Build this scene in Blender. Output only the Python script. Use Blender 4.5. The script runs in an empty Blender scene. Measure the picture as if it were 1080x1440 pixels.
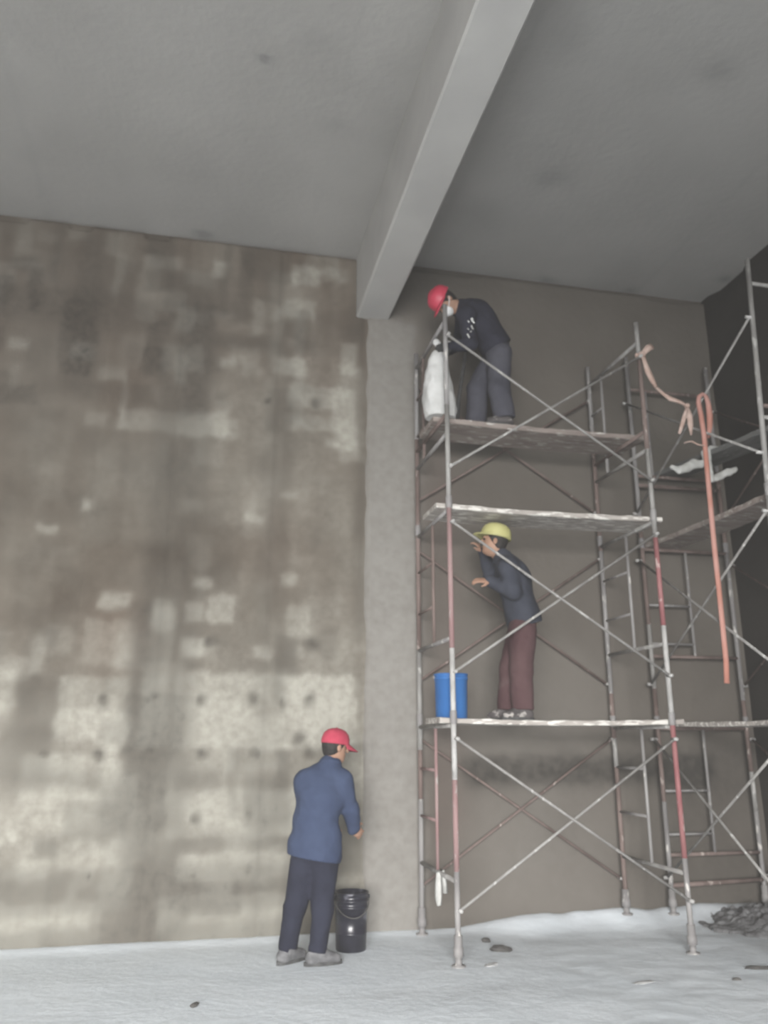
import bpy, bmesh, math, random
import numpy as np
from mathutils import Vector, Matrix

# ------------------------------------------------------------------ camera, light, exposure
scn = bpy.context.scene
COL = scn.collection
F_PX, TILT, ROLL, YAW, CAM_H, CAM_D = 1144.73, 0.27255, 0.00115, 0.21886, 1.537, 7.2123
ROOM_H = 6.292
_F = np.array([math.sin(YAW)*math.cos(TILT), math.cos(YAW)*math.cos(TILT), math.sin(TILT)])
_R0 = np.array([math.cos(YAW), -math.sin(YAW), 0.0]); _U0 = np.cross(_R0, _F)
_R = _R0*math.cos(ROLL)+_U0*math.sin(ROLL); _U = -_R0*math.sin(ROLL)+_U0*math.cos(ROLL)
_C = np.array([0, -CAM_D, CAM_H])

cam_data = bpy.data.cameras.new('camera'); cam = bpy.data.objects.new('camera', cam_data); COL.objects.link(cam)
cam_data.sensor_fit = 'VERTICAL'; cam_data.sensor_height = 36.0; cam_data.lens = F_PX/1440*36
m = Matrix.Identity(4)
for i in range(3):
    m[i][0], m[i][1], m[i][2], m[i][3] = _R[i], _U[i], -_F[i], _C[i]
cam.matrix_world = m
cam_data.clip_end = 200
cam_data.dof.use_dof = True
cam_data.dof.focus_distance = 3.0
cam_data.dof.aperture_fstop = 2.2
scn.camera = cam

scn.view_settings.view_transform = 'Standard'
scn.view_settings.look = 'None'
scn.view_settings.gamma = 1.0
scn.view_settings.use_curve_mapping = False
scn.view_settings.exposure = 0.0

world = bpy.data.worlds.new('overcast_sky'); scn.world = world
world.use_nodes = True
bg = world.node_tree.nodes['Background']
bg.inputs[0].default_value = (0.80, 0.90, 1.0, 1); bg.inputs[1].default_value = 0.6

# daylight entering through the big open bay behind the photographer
ld = bpy.data.lights.new('bay_daylight', 'AREA'); ld.shape = 'RECTANGLE'; ld.size = 6.6; ld.size_y = 4.4
ld.energy = 2780; ld.color = (1.0, 0.985, 0.96); ld.spread = math.radians(100)
lo = bpy.data.objects.new('bay_daylight', ld); COL.objects.link(lo)
lo.location = (-2.8, -15.75, 2.5)
lo.rotation_euler = (math.radians(90-31), 0, math.radians(-8))   # facing +Y, tilted down

def at_y(x, y, Y):
    v = _F+_R*(x-540)/F_PX-_U*(y-720)/F_PX
    return Vector(_C+v*(Y-_C[1])/v[1])
def at_z(x, y, Z):
    v = _F+_R*(x-540)/F_PX-_U*(y-720)/F_PX
    return Vector(_C+v*(Z-_C[2])/v[2])

# ------------------------------------------------------------------ helpers
def tag(o, label=None, cat=None, group=None, kind=None):
    if label: o['label'] = label
    if cat: o['category'] = cat
    if group: o['group'] = group
    if kind: o['kind'] = kind
    return o
def empty(name, loc, label=None, cat=None, group=None):
    o = bpy.data.objects.new(name, None); o.location = loc; o.empty_display_size = .1
    COL.objects.link(o); bpy.context.view_layer.update()
    return tag(o, label, cat, group)
def link(name, me, mat=None, parent=None, smooth=False):
    o = bpy.data.objects.new(name, me); COL.objects.link(o)
    if mat is not None: me.materials.clear(); me.materials.append(mat)
    if smooth:
        me.polygons.foreach_set('use_smooth', [True]*len(me.polygons))
    if parent is not None:
        o.parent = parent
        chain = Matrix.Translation(parent.location) if parent.type == 'EMPTY' else Matrix.Identity(4)   # mesh parts sit at the world origin
        o.matrix_parent_inverse = chain.inverted()
    return o
def from_bm(name, bm, mat=None, parent=None, smooth=False):
    me = bpy.data.meshes.new(name); bmesh.ops.recalc_face_normals(bm, faces=bm.faces)
    bm.to_mesh(me); bm.free()
    return link(name, me, mat, parent, smooth)
def from_arrays(name, V, Fc, mat=None, parent=None, smooth=True):
    me = bpy.data.meshes.new(name); me.from_pydata([tuple(v) for v in V], [], [tuple(f) for f in Fc]); me.update()
    return link(name, me, mat, parent, smooth)

def frame_axes(d):
    d = Vector(d).normalized()
    a = Vector((0, 0, 1)) if abs(d.z) < .9 else Vector((1, 0, 0))
    u = d.cross(a).normalized(); v = d.cross(u).normalized()
    return d, u, v
def bm_tube(bm, pts, rad, seg=10, cap=True):
    pts = [Vector(p) for p in pts]
    if not hasattr(rad, '__len__'): rad = [rad]*len(pts)
    rings = []; pu = None
    for i, p in enumerate(pts):
        d = (pts[min(i+1, len(pts)-1)]-pts[max(i-1, 0)])
        d, u, v = frame_axes(d)
        if pu is not None:
            u = (pu-d*pu.dot(d)).normalized(); v = d.cross(u)
        pu = u
        rings.append([bm.verts.new(p+(u*math.cos(2*math.pi*k/seg)+v*math.sin(2*math.pi*k/seg))*rad[i]) for k in range(seg)])
    for a, b in zip(rings, rings[1:]):
        for k in range(seg): bm.faces.new((a[k], a[(k+1) % seg], b[(k+1) % seg], b[k]))
    if cap: bm.faces.new(rings[0][::-1]); bm.faces.new(rings[-1])
def tube(name, pts, rad, mat, parent=None, seg=10):
    bm = bmesh.new(); bm_tube(bm, pts, rad, seg); return from_bm(name, bm, mat, parent, True)
def lathe(name, prof, mat, parent=None, seg=32, origin=(0, 0, 0), sx=1, sy=1, rot=None):
    bm = bmesh.new(); rings = []
    for r, z in prof:
        rings.append([bm.verts.new((r*sx*math.cos(2*math.pi*k/seg), r*sy*math.sin(2*math.pi*k/seg), z)) for k in range(seg)])
    for a, b in zip(rings, rings[1:]):
        for k in range(seg): bm.faces.new((a[k], a[(k+1) % seg], b[(k+1) % seg], b[k]))
    bm.faces.new(rings[0][::-1]); bm.faces.new(rings[-1])
    M = Matrix.Translation(origin) @ (rot.to_4x4() if rot else Matrix.Identity(4))
    bm.transform(M)
    return from_bm(name, bm, mat, parent, True)
def ribbon(name, pts, widths, normal, mat, parent=None, thick=.004):
    """strip of cloth through pts; widths per point, widened along the side axis"""
    bm = bmesh.new(); n0 = Vector(normal).normalized(); rows = []
    for i, p in enumerate(pts):
        p = Vector(p); d = (Vector(pts[min(i+1, len(pts)-1)])-Vector(pts[max(i-1, 0)])).normalized()
        nn = (n0-d*n0.dot(d)).normalized(); s = d.cross(nn).normalized(); w = widths[i]/2
        sag = Vector(nn)*thick
        rows.append([bm.verts.new(p-s*w-sag), bm.verts.new(p-sag*.2+nn*w*.25), bm.verts.new(p+s*w-sag),
                     bm.verts.new(p+s*w+sag), bm.verts.new(p+nn*w*.25+sag*1.6), bm.verts.new(p-s*w+sag)])
    for a, b in zip(rows, rows[1:]):
        for k in range(6): bm.faces.new((a[k], a[(k+1) % 6], b[(k+1) % 6], b[k]))
    bm.faces.new(rows[0][::-1]); bm.faces.new(rows[-1])
    return from_bm(name, bm, mat, parent, True)

# vectorised value noise -------------------------------------------------------
def vnoise(x, y, z=0.0, seed=0):
    x = np.asarray(x, float); y = np.asarray(y, float); z = np.asarray(z, float)+0*x
    xi = np.floor(x).astype(np.int64); yi = np.floor(y).astype(np.int64); zi = np.floor(z).astype(np.int64)
    fx, fy, fz = x-xi, y-yi, z-zi
    fx, fy, fz = fx*fx*(3-2*fx), fy*fy*(3-2*fy), fz*fz*(3-2*fz)
    def h(a, b, c):
        n = (a*374761393+b*668265263+c*2147483647+seed*144665) & 0x7fffffff
        n = ((n ^ (n >> 13))*1274126177) & 0x7fffffff
        return ((n ^ (n >> 16)) & 0xffff)/65535.0
    r = 0
    for dx in (0, 1):
        for dy in (0, 1):
            for dz in (0, 1):
                r = r+h(xi+dx, yi+dy, zi+dz)*(fx if dx else 1-fx)*(fy if dy else 1-fy)*(fz if dz else 1-fz)
    return r
def fbm(x, y, z=0.0, o=3, seed=0):
    s, a, t = 0, .5, 0
    for i in range(o):
        s = s+a*vnoise(x*2**i, y*2**i, np.asarray(z)*2**i, seed+i*17); t += a; a *= .5
    return s/t

# ------------------------------------------------------------------ materials
def new_mat(name):
    mt = bpy.data.materials.new(name); mt.use_nodes = True
    nt = mt.node_tree; return mt, nt, nt.nodes['Principled BSDF']
def node(nt, t, **kw):
    n = nt.nodes.new(t)
    for k, v in kw.items(): setattr(n, k, v)
    return n
def noise_mat(name, c1, c2, scale=6, rough=.85, detail=5, bump=.0, bscale=None, dist=.0, lo_=.35, hi_=.65, spec=.3, metallic=0,
              c3=None, s3=30, t3=.62, coords='Object', stretch=(1, 1, 1)):
    mt, nt, b = new_mat(name); L = nt.links
    tc = node(nt, 'ShaderNodeTexCoord'); mp = node(nt, 'ShaderNodeMapping'); mp.inputs['Scale'].default_value = stretch
    L.new(tc.outputs[coords], mp.inputs[0])
    n = node(nt, 'ShaderNodeTexNoise'); n.inputs['Scale'].default_value = scale; n.inputs['Detail'].default_value = detail
    n.inputs['Distortion'].default_value = dist; L.new(mp.outputs[0], n.inputs['Vector'])
    r = node(nt, 'ShaderNodeValToRGB'); r.color_ramp.elements[0].position = lo_; r.color_ramp.elements[1].position = hi_
    r.color_ramp.elements[0].color = (*c1, 1); r.color_ramp.elements[1].color = (*c2, 1)
    L.new(n.outputs[0], r.inputs[0]); out = r.outputs[0]
    if c3 is not None:
        n3 = node(nt, 'ShaderNodeTexNoise'); n3.inputs['Scale'].default_value = s3; n3.inputs['Detail'].default_value = 4
        L.new(mp.outputs[0], n3.inputs['Vector'])
        r3 = node(nt, 'ShaderNodeMapRange'); r3.inputs[1].default_value = t3; r3.inputs[2].default_value = t3+.06
        L.new(n3.outputs[0], r3.inputs[0])
        mx = node(nt, 'ShaderNodeMix', data_type='RGBA'); L.new(r3.outputs[0], mx.inputs[0]); L.new(out, mx.inputs[6])
        mx.inputs[7].default_value = (*c3, 1); out = mx.outputs[2]
    L.new(out, b.inputs['Base Color']); b.inputs['Roughness'].default_value = rough
    b.inputs['Specular IOR Level'].default_value = spec; b.inputs['Metallic'].default_value = metallic
    if bump:
        nb = node(nt, 'ShaderNodeTexNoise'); nb.inputs['Scale'].default_value = bscale or scale*4; nb.inputs['Detail'].default_value = 4
        L.new(mp.outputs[0], nb.inputs['Vector'])
        bp = node(nt, 'ShaderNodeBump'); bp.inputs['Strength'].default_value = bump; bp.inputs['Distance'].default_value = .02
        L.new(nb.outputs[0], bp.inputs['Height']); L.new(bp.outputs[0], b.inputs['Normal'])
    return mt

def stain_shade_mat(name, base1, base2, pale, dark, nscale=2.2, warm=None):
    """colour attribute 'stain': R = pale laitance, G = damp/dirt and painted shade, B = warm tint and painted bounce light; noise gives grain"""
    mt, nt, b = new_mat(name); L = nt.links
    tc = node(nt, 'ShaderNodeTexCoord')
    n = node(nt, 'ShaderNodeTexNoise'); n.inputs['Scale'].default_value = nscale; n.inputs['Detail'].default_value = 7; n.inputs['Roughness'].default_value = .6
    L.new(tc.outputs['Object'], n.inputs['Vector'])
    r = node(nt, 'ShaderNodeValToRGB'); r.color_ramp.elements[0].position = .34; r.color_ramp.elements[1].position = .66
    r.color_ramp.elements[0].color = (*base1, 1); r.color_ramp.elements[1].color = (*base2, 1); L.new(n.outputs[0], r.inputs[0])
    at = node(nt, 'ShaderNodeAttribute', attribute_name='stain_shade'); sp = node(nt, 'ShaderNodeSeparateColor'); L.new(at.outputs['Color'], sp.inputs[0])
    fine = node(nt, 'ShaderNodeTexNoise'); fine.inputs['Scale'].default_value = 14; fine.inputs['Detail'].default_value = 6
    L.new(tc.outputs['Object'], fine.inputs['Vector'])
    fr = node(nt, 'ShaderNodeMapRange'); fr.inputs[1].default_value = .25; fr.inputs[2].default_value = .65
    fr.inputs[3].default_value = .62; fr.inputs[4].default_value = 1.08; L.new(fine.outputs[0], fr.inputs[0])
    prev = r.outputs[0]
    for ch, colr in (('Blue', warm), ('Red', pale), ('Green', dark)):
        if colr is None: continue
        ml = node(nt, 'ShaderNodeMath', operation='MULTIPLY', use_clamp=True); L.new(sp.outputs[ch], ml.inputs[0]); L.new(fr.outputs[0], ml.inputs[1])
        mx = node(nt, 'ShaderNodeMix', data_type='RGBA'); L.new(ml.outputs[0], mx.inputs[0]); L.new(prev, mx.inputs[6]); mx.inputs[7].default_value = (*colr, 1)
        prev = mx.outputs[2]
    L.new(prev, b.inputs['Base Color']); b.inputs['Roughness'].default_value = .9; b.inputs['Specular IOR Level'].default_value = .15
    bp = node(nt, 'ShaderNodeBump'); bp.inputs['Strength'].default_value = .35; bp.inputs['Distance'].default_value = .015
    L.new(fine.outputs[0], bp.inputs['Height']); L.new(bp.outputs[0], b.inputs['Normal'])
    return mt

M = {}
M['concrete_wall'] = stain_shade_mat('stained_concrete', (.072, .059, .046), (.118, .100, .080), (.355, .343, .300), (.036, .031, .026), warm=(.19, .15, .12))
M['plaster'] = stain_shade_mat('plaster_render', (0.12, 0.1075, 0.09312), (0.144, 0.1306, 0.1142), (0.3168, 0.3072, 0.288), (0.048, 0.04416, 0.03936), nscale=1.2, warm=(0.144, 0.1133, 0.09984))
M['plaster_right'] = noise_mat('rough_brown_plaster', (.022, .019, .016), (.034, .030, .026), 1.6, .95, bump=.3, bscale=12)
M['ceiling'] = stain_shade_mat('ceiling_concrete_marks', (.335, .325, .308), (.385, .374, .356), (.44, .43, .41), (.15, .148, .142), nscale=.9)
M['beam'] = noise_mat('beam_concrete', (.42, .41, .395), (.475, .465, .445), 2.2, .9, 6, bump=.12, bscale=12)
M['floor'] = stain_shade_mat('dusty_floor', (.68, .735, .785), (.77, .82, .865), (.85, .895, .93), (.22, .22, .225), nscale=1.6)
M['ground'] = noise_mat('outside_ground', (.14, .13, .12), (.22, .21, .19), .5)
M['steel'] = noise_mat('pale_painted_tube', (0.208, 0.2, 0.192), (0.304, 0.296, 0.284), 9, .6, bump=.15, bscale=60, c3=(0.448, 0.44, 0.424), s3=26, t3=.6, stretch=(1, 1, .35), spec=.4)
M['grey'] = noise_mat('grey_tube', (.20, .19, .19), (.30, .29, .285), 7, .6, c3=(.55, .53, .50), s3=22, t3=.62, stretch=(1, 1, .35))
M['rust'] = noise_mat('dark_rust_tube', (.13, .095, .085), (.21, .16, .145), 8, .75, c3=(.42, .36, .33), s3=20, t3=.64, stretch=(1, 1, .4))
M['red'] = noise_mat('faded_red_tube', (.24, .085, .092), (.32, .15, .15), 8, .65, c3=(.52, .40, .38), s3=18, t3=.60, stretch=(1, 1, .4))
M['pink'] = noise_mat('dusty_pink_tube', (0.2604, 0.155, 0.155), (0.2976, 0.2108, 0.2046), 8, .7, c3=(0.3596, 0.3224, 0.31), s3=18, t3=.58, stretch=(1, 1, .4))
M['white_tube'] = noise_mat('plaster_splashed_tube', (0.34, 0.3315, 0.323), (0.493, 0.4845, 0.4718), 16, .7, c3=(0.306, 0.2975, 0.289), s3=12, t3=.6, stretch=(1, 1, .5))
M['plank'] = noise_mat('weathered_plank', (.20, .165, .15), (.31, .27, .245), 3, .85, c3=(.52, .50, .47), s3=9, t3=.6, stretch=(1, 4, 4), bump=.2)
M['plank_pale'] = noise_mat('dusty_plank', (.30, .27, .25), (.42, .39, .36), 3, .85, c3=(.64, .62, .58), s3=8, t3=.52, stretch=(1, 4, 4), bump=.2)
M['plank_dark'] = noise_mat('dark_plank', (.10, .10, .098), (.16, .16, .155), 3, .85, c3=(.24, .24, .23), s3=9, t3=.62, stretch=(4, 1, 4), bump=.2)
M['skin'] = noise_mat('skin', (0.304, 0.176, 0.12), (0.368, 0.224, 0.16), 9, .6)
M['hair'] = noise_mat('black_hair', (.012, .010, .010), (.03, .026, .024), 60, .7)
M['eye'] = noise_mat('eye_dark', (.02, .015, .012), (.05, .04, .03), 30, .3)
M['blue_jacket'] = noise_mat('blue_work_jacket', (0.030, 0.043, 0.086), (0.041, 0.057, 0.106), 5, .9, bump=.15, bscale=14)
M['navy_trousers'] = noise_mat('dark_navy_trousers', (.011, .012, .024), (.018, .020, .036), 5, .9, bump=.15, bscale=14)
M['navy_jacket'] = noise_mat('dark_navy_jacket', (.014, .014, .024), (.024, .024, .038), 6, .9, bump=.15, bscale=14)
M['slate_jacket'] = noise_mat('slate_jacket', (.028, .031, .044), (.044, .048, .064), 6, .9, bump=.15, bscale=14)
M['grey_trousers'] = noise_mat('grey_blue_trousers', (0.0465, 0.0465, 0.06076), (0.0651, 0.0651, 0.0806), 4, .9, bump=.15, bscale=12)
M['maroon_trousers'] = noise_mat('dusty_maroon_trousers', (0.056, 0.0256, 0.0288), (0.084, 0.0464, 0.048), 2.5, .9, bump=.15, bscale=12, c3=(0.1, 0.068, 0.0672), s3=3, t3=.56)
M['shoe_grey'] = noise_mat('dusty_shoe', (.09, .09, .095), (.19, .19, .195), 14, .9)
M['shoe_dark'] = noise_mat('dark_shoe', (.05, .045, .045), (.10, .09, .09), 14, .9, c3=(.35, .33, .31), s3=16, t3=.58)
M['cap_red'] = noise_mat('red_cap_cloth', (.36, .038, .070), (.44, .06, .095), 12, .85)
M['helmet_red'] = noise_mat('red_helmet_plastic', (.46, .035, .07), (.52, .05, .09), 5, .45, spec=.5)
M['helmet_yellow'] = noise_mat('yellow_helmet_plastic', (0.408, 0.3944, 0.1632), (0.4624, 0.442, 0.204), 5, .5, spec=.5)
M['mask'] = noise_mat('white_mask', (.62, .62, .62), (.75, .75, .75), 20, .9)
M['glove'] = noise_mat('black_glove', (.02, .02, .02), (.045, .045, .045), 20, .8)
M['sole'] = noise_mat('rubber_sole', (.05, .05, .05), (.09, .09, .09), 20, .9)
M['blue_pail'] = noise_mat('blue_plastic', (.028, .12, .34), (.04, .16, .42), 3, .5, spec=.4)
M['black_pail'] = noise_mat('black_plastic', (.010, .010, .016), (.022, .022, .032), 5, .28, c3=(.10, .10, .12), s3=6, t3=.6, spec=.5)
M['sack'] = noise_mat('white_woven_sack', (0.459, 0.459, 0.4505), (0.595, 0.595, 0.5865), 7, .8, bump=.2, bscale=18)
M['rag'] = noise_mat('pale_rag', (.42, .42, .40), (.60, .60, .58), 12, .9, bump=.2, bscale=30)
M['ribbon_peach'] = noise_mat('peach_cloth', (.42, .29, .24), (.54, .42, .37), 14, .9)
M['strap'] = noise_mat('orange_strap', (.40, .17, .125), (.46, .25, .215), 3, .8)
M['rubble'] = noise_mat('dark_rubble', (.09, .088, .09), (.20, .20, .205), 8, .95, bump=.4, bscale=20)
M['chip'] = noise_mat('dark_mortar_chip', (.05, .048, .046), (.10, .095, .09), 14, .95)
M['chip_pale'] = noise_mat('pale_mortar_chip', (.34, .34, .34), (.46, .46, .46), 14, .95)
M['dark_gap'] = noise_mat('dark_joint', (.05, .047, .043), (.085, .08, .072), 6, .95)

# ------------------------------------------------------------------ structure
XR = 5.27          # right wall
XL, YB = -6.2, -15.8   # left wall and the open bay behind the camera
XP = 1.425         # where the fresh render starts

def grid_mesh(name, us, vs, fn, mat, parent=None, col=None):
    U, V = np.meshgrid(us, vs, indexing='ij'); P = fn(U, V)
    n, k = U.shape; idx = np.arange(n*k).reshape(n, k)
    Fc = np.stack([idx[:-1, :-1], idx[1:, :-1], idx[1:, 1:], idx[:-1, 1:]], -1).reshape(-1, 4)
    me = bpy.data.meshes.new(name); me.from_pydata(P.reshape(-1, 3).tolist(), [], Fc.tolist()); me.update()
    if col is not None:
        a = me.color_attributes.new('stain_shade', 'FLOAT_COLOR', 'POINT')
        c = col(U, V); c = np.concatenate([c, np.ones(c.shape[:2]+(1,))], -1)
        a.data.foreach_set('color', c.reshape(-1).astype(np.float32))
    return link(name, me, mat, parent, True)

def soft_rect(x, z, r, s):
    x0, x1, z0, z1 = r
    f = lambda t: 1/(1+np.exp(-np.clip(t, -40, 40)))
    return f((x-x0)/s)*f((x1-x)/s)*f((z-z0)/s)*f((z1-z)/s)
def px_rect(a, b, c, d):
    p = at_y(a, b, 0); q = at_y(c, d, 0); return (p.x, q.x, q.z, p.z)

PALE = [((301, 366, 316, 391), .7), ((410, 373, 451, 402), .8), ((455, 375, 492, 400), .35), ((399, 417, 446, 451), .55), ((358, 420, 371, 477), .5),
        ((249, 428, 272, 467), .65), ((197, 358, 220, 451), .35), ((101, 480, 130, 503), .75), ((140, 513, 174, 537), .5), ((13, 474, 39, 495), .55),
        ((251, 498, 264, 544), .7), ((306, 503, 332, 519), .6), ((384, 503, 430, 529), .6), ((482, 482, 503, 529), .75), ((404, 539, 498, 581), .65),
        ((171, 573, 332, 617), .45), ((250, 575, 320, 612), .25), ((399, 583, 498, 612), .4), ((456, 617, 503, 633), .4), ((337, 664, 518, 674), .35),
        ((117, 703, 127, 719), .7), ((52, 737, 78, 750), .6), ((140, 835, 184, 856), .5), ((213, 841, 241, 887), .45), ((259, 846, 283, 877), .5),
        ((290, 836, 332, 877), .5), ((270, 810, 296, 825), .5), ((353, 911, 381, 929), .5), ((83, 950, 181, 1043), .45), ((78, 1000, 176, 1033), .3),
        ((249, 944, 498, 1053), .5), ((400, 950, 500, 1030), .2), ((67, 1111, 171, 1137), .45), ((78, 1158, 150, 1173), .5), ((249, 1204, 420, 1230), .55),
        ((238, 1111, 430, 1173), .45), ((171, 1090, 181, 1251), .55), ((0, 1274, 135, 1329), .6), ((223, 1261, 420, 1324), .6), ((-200, 1274, 0, 1329), .5),
        ((0, 1226, 68, 1235), .4), ((120, 870, 190, 935), .25), ((0, 940, 16, 1010), .4), ((200, 930, 246, 1050), .3), ((255, 900, 300, 925), .3),
        ((400, 690, 420, 700), .4), ((340, 720, 372, 735), .4), ((392, 808, 418, 825), .5), ((405, 850, 435, 900), .3)]
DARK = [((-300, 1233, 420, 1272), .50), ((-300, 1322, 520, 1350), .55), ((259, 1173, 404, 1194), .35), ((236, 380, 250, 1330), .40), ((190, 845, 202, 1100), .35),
        ((380, 420, 388, 1200), .22), ((120, 330, 130, 560), .25), ((0, 395, 240, 470), .25), ((140, 640, 500, 690), .10), ((-300, 500, 180, 560), .12),
        ((505, 360, 516, 900), .25), ((300, 470, 400, 500), .35), ((0, 1030, 70, 1100), .4), ((0, 1090, 190, 1112), .35), ((20, 950, 80, 1040), .35),
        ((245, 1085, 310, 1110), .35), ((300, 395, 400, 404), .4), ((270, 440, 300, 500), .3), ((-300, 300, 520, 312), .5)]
SPOT = [(293, 904, 11, 8), (440, 905, 14, 10), (220, 982, 7, 9), (283, 982, 8, 10), (358, 980, 9, 11), (435, 982, 7, 10), (283, 1062, 10, 9), (358, 1060, 8, 11),
        (437, 1060, 8, 9), (276, 1147, 9, 12), (352, 1143, 10, 14), (270, 1229, 10, 8), (350, 1222, 9, 10), (148, 984, 8, 9), (122, 1233, 5, 10), (420, 1038, 9, 9),
        (376, 562, 7, 9), (445, 567, 9, 9), (205, 985, 6, 8), (398, 985, 5, 8), (60, 1062, 8, 8), (140, 1062, 8, 7)]
SP3 = []
for x, y, a, b in SPOT:
    c = at_y(x, y, 0); e = at_y(x+a, y, 0); g = at_y(x, y-b, 0)
    SP3.append((c.x, c.z, abs(e.x-c.x), abs(g.z-c.z)))
rng = random.Random(7)
RND = []
for i in range(520):
    cx, cz = rng.uniform(-6, 1.4), rng.uniform(.05, 6.2); w, h = rng.uniform(.05, .26), rng.uniform(.05, .28)
    if rng.random() < .3: h *= 2.4; w *= .6
    if rng.random() < .5: w, h = w*.5, h*.5
    a = rng.choice((-1, 1))*rng.uniform(.10, .42)
    if 2.4 < cz < 4.1: a *= .3
    RND.append(((cx-w, cx+w, cz-h, cz+h), a))
for i in range(90):      # the left run, out of the picture, carries the same kind of marks
    cx, cz = rng.uniform(-6.1, -2.3), rng.uniform(.1, 6.1); w, h = rng.uniform(.06, .3), rng.uniform(.05, .22)
    RND.append(((cx-w, cx+w, cz-h, cz+h), rng.uniform(.15, .55)))
def warp(x, z):
    return x+.07*(fbm(x*3.1, z*3.1, 0, 3, 3)-.5)+.03*(vnoise(x*14, z*14, 0, 5)-.5), z+.08*(fbm(x*3.1, z*3.1, 0, 3, 9)-.5)+.03*(vnoise(x*14, z*14, 0, 11)-.5)
def wall_col(x, z):
    wx, wz = warp(x, z)
    pale = .10+.55*(fbm(x*1.3, z*1.3, 0, 3, 21)-.42)+.42*(1-np.clip((z-1.0)/1.6, 0, 1))
    dark = .15*np.clip(fbm(x*.9, z*.9, 0, 3, 41)*2-.7, 0, 1)
    for r, a in PALE: pale = pale+a*.9*soft_rect(wx, wz, px_rect(*r), .012)
    for r, a in RND:
        s = soft_rect(wx, wz, r, .012); pale = pale+np.maximum(a, 0)*s; dark = dark+np.maximum(-a, 0)*s
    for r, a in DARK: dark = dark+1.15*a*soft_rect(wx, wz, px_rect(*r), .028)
    hole = 0*x
    for cx, cz, a, b in SP3:
        hole = hole+np.exp(-(((wx-cx)/(a*1.15))**2+((wz-cz)/(b*1.15))**2))
    warm = .5*np.clip(fbm(x*.8, z*.8, 0, 2, 61)*2-.9, 0, 1)+.5*soft_rect(wx, wz, px_rect(120, 860, 200, 940), .08)
    dark = np.maximum(.7*np.tanh(dark/.7), .72*np.clip(hole, 0, 1)); pale = np.minimum(pale, .95)
    top = soft_rect(x, z, (-20, 20, 4.35, 9), .25); pale = pale*(1-.25*top); warm = np.maximum(warm, .35*top)  # upper band browner and less pale: staining plus painted light falloff
    streak = .10*(fbm(x*9, z*.35, 0, 2, 81)-.5)
    return np.clip(np.stack([pale*(.75+.5*fbm(x*5, z*5, 0, 2, 77))+streak, dark-.5*streak+.34*soft_rect(x, z, (-20, -.9, 3.6, 9), .45), warm], -1), 0, 1)  # top left darkened: brown staining and light falloff painted together
def wall_pos(x, z):
    d = -.006*(fbm(x*4, z*4, 0, 3, 5)-.5)
    for a in (236, 380, 122, 505):                          # recessed form-panel joints
        for yy in (700,):
            X0 = at_y(a+7, yy, 0).x; d = d+.012*np.exp(-((x-X0)/.022)**2)
    d = d+.014*np.exp(-((z-1.95)/.02)**2)*.5
    for cx, cz, a, b in SP3: d = d+.022*np.exp(-(((x-cx)/(a*.6))**2+((z-cz)/(b*.6))**2)**1.5)   # tie holes
    d = d+.05*(z > ROOM_H-.035-.03*(vnoise(x*3, x*0, 0, 8) > .7))                          # open joint under the slab
    return np.stack([x, d, z], -1)
wb = grid_mesh('wall_back', np.arange(XL, XP+.03, .025), np.append(np.arange(-.12, ROOM_H, .025), ROOM_H+.02), wall_pos, M['concrete_wall'], None, wall_col)
tag(wb, 'patchy brown-grey concrete wall with pale rectangular form marks and tie holes', None, None, 'structure')

def plas_col(x, z):
    wx, wz = warp(x, z)
    strip = soft_rect(wx, wz, (1.40, 1.93, -1, 5.62), .03)
    pale = .62*strip*(.7+.3*np.clip(1.5-z/6, 0, 1))+.10*(fbm(x*1.5, z*1.5, 0, 3, 31)-.5)
    dark = .08*fbm(x, z, 0, 3, 33)
    dark = dark+.85*soft_rect(wx, wz, px_rect(648, 1062, 1000, 1103), .03)  # wet band, deepened with painted shadow below the plank
    dark = dark+.45*soft_rect(wx, wz, px_rect(925, 1045, 1085, 1125), .06)  # shadow on the wall behind the corner scaffold, painted into the colour
    dark = dark+.30*soft_rect(wx, wz, px_rect(600, 1295, 1100, 1330), .03)+.30*soft_rect(wx, wz, px_rect(900, 1130, 1100, 1320), .10)  # dark line along the foot; shade of the lower corner painted in
    dark = dark+.25*soft_rect(wx, wz, px_rect(590, 378, 1100, 470), .25)  # top of the render darkened, painting in the light falloff
    pale = pale+.20*soft_rect(wx, wz, px_rect(660, 1115, 870, 1290), .15)+.12*soft_rect(wx, wz, px_rect(600, 905, 870, 1055), .15)
    warm = .5*soft_rect(wx, wz, px_rect(595, 520, 650, 1180), .06)+.25*fbm(x*.7, z*.7, 0, 2, 91)  # reddish bounce light inside the scaffold painted in, plus random tint
    return np.clip(np.stack([pale, dark, warm], -1), 0, 1)
def plas_pos(x, z):
    y = -.022-.006*(fbm(x*2.5, z*2.5, 0, 3, 15)-.5)+0*x
    y = np.where(x < XP+.004, .012, y)
    y = y+.05*(z > ROOM_H-.03-.03*(vnoise(x*2.5, x*0, 0, 4) > .72))
    return np.stack([x+(x < XP+.05)*.02*(vnoise(x*0, z*6, 0, 2)-.5), y, z], -1)
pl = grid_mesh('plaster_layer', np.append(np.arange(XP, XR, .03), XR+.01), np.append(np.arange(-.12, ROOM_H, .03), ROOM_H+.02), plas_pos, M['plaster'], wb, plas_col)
pl['label'] = 'smooth brown-grey cement render with a paler strip at its edge'

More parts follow.
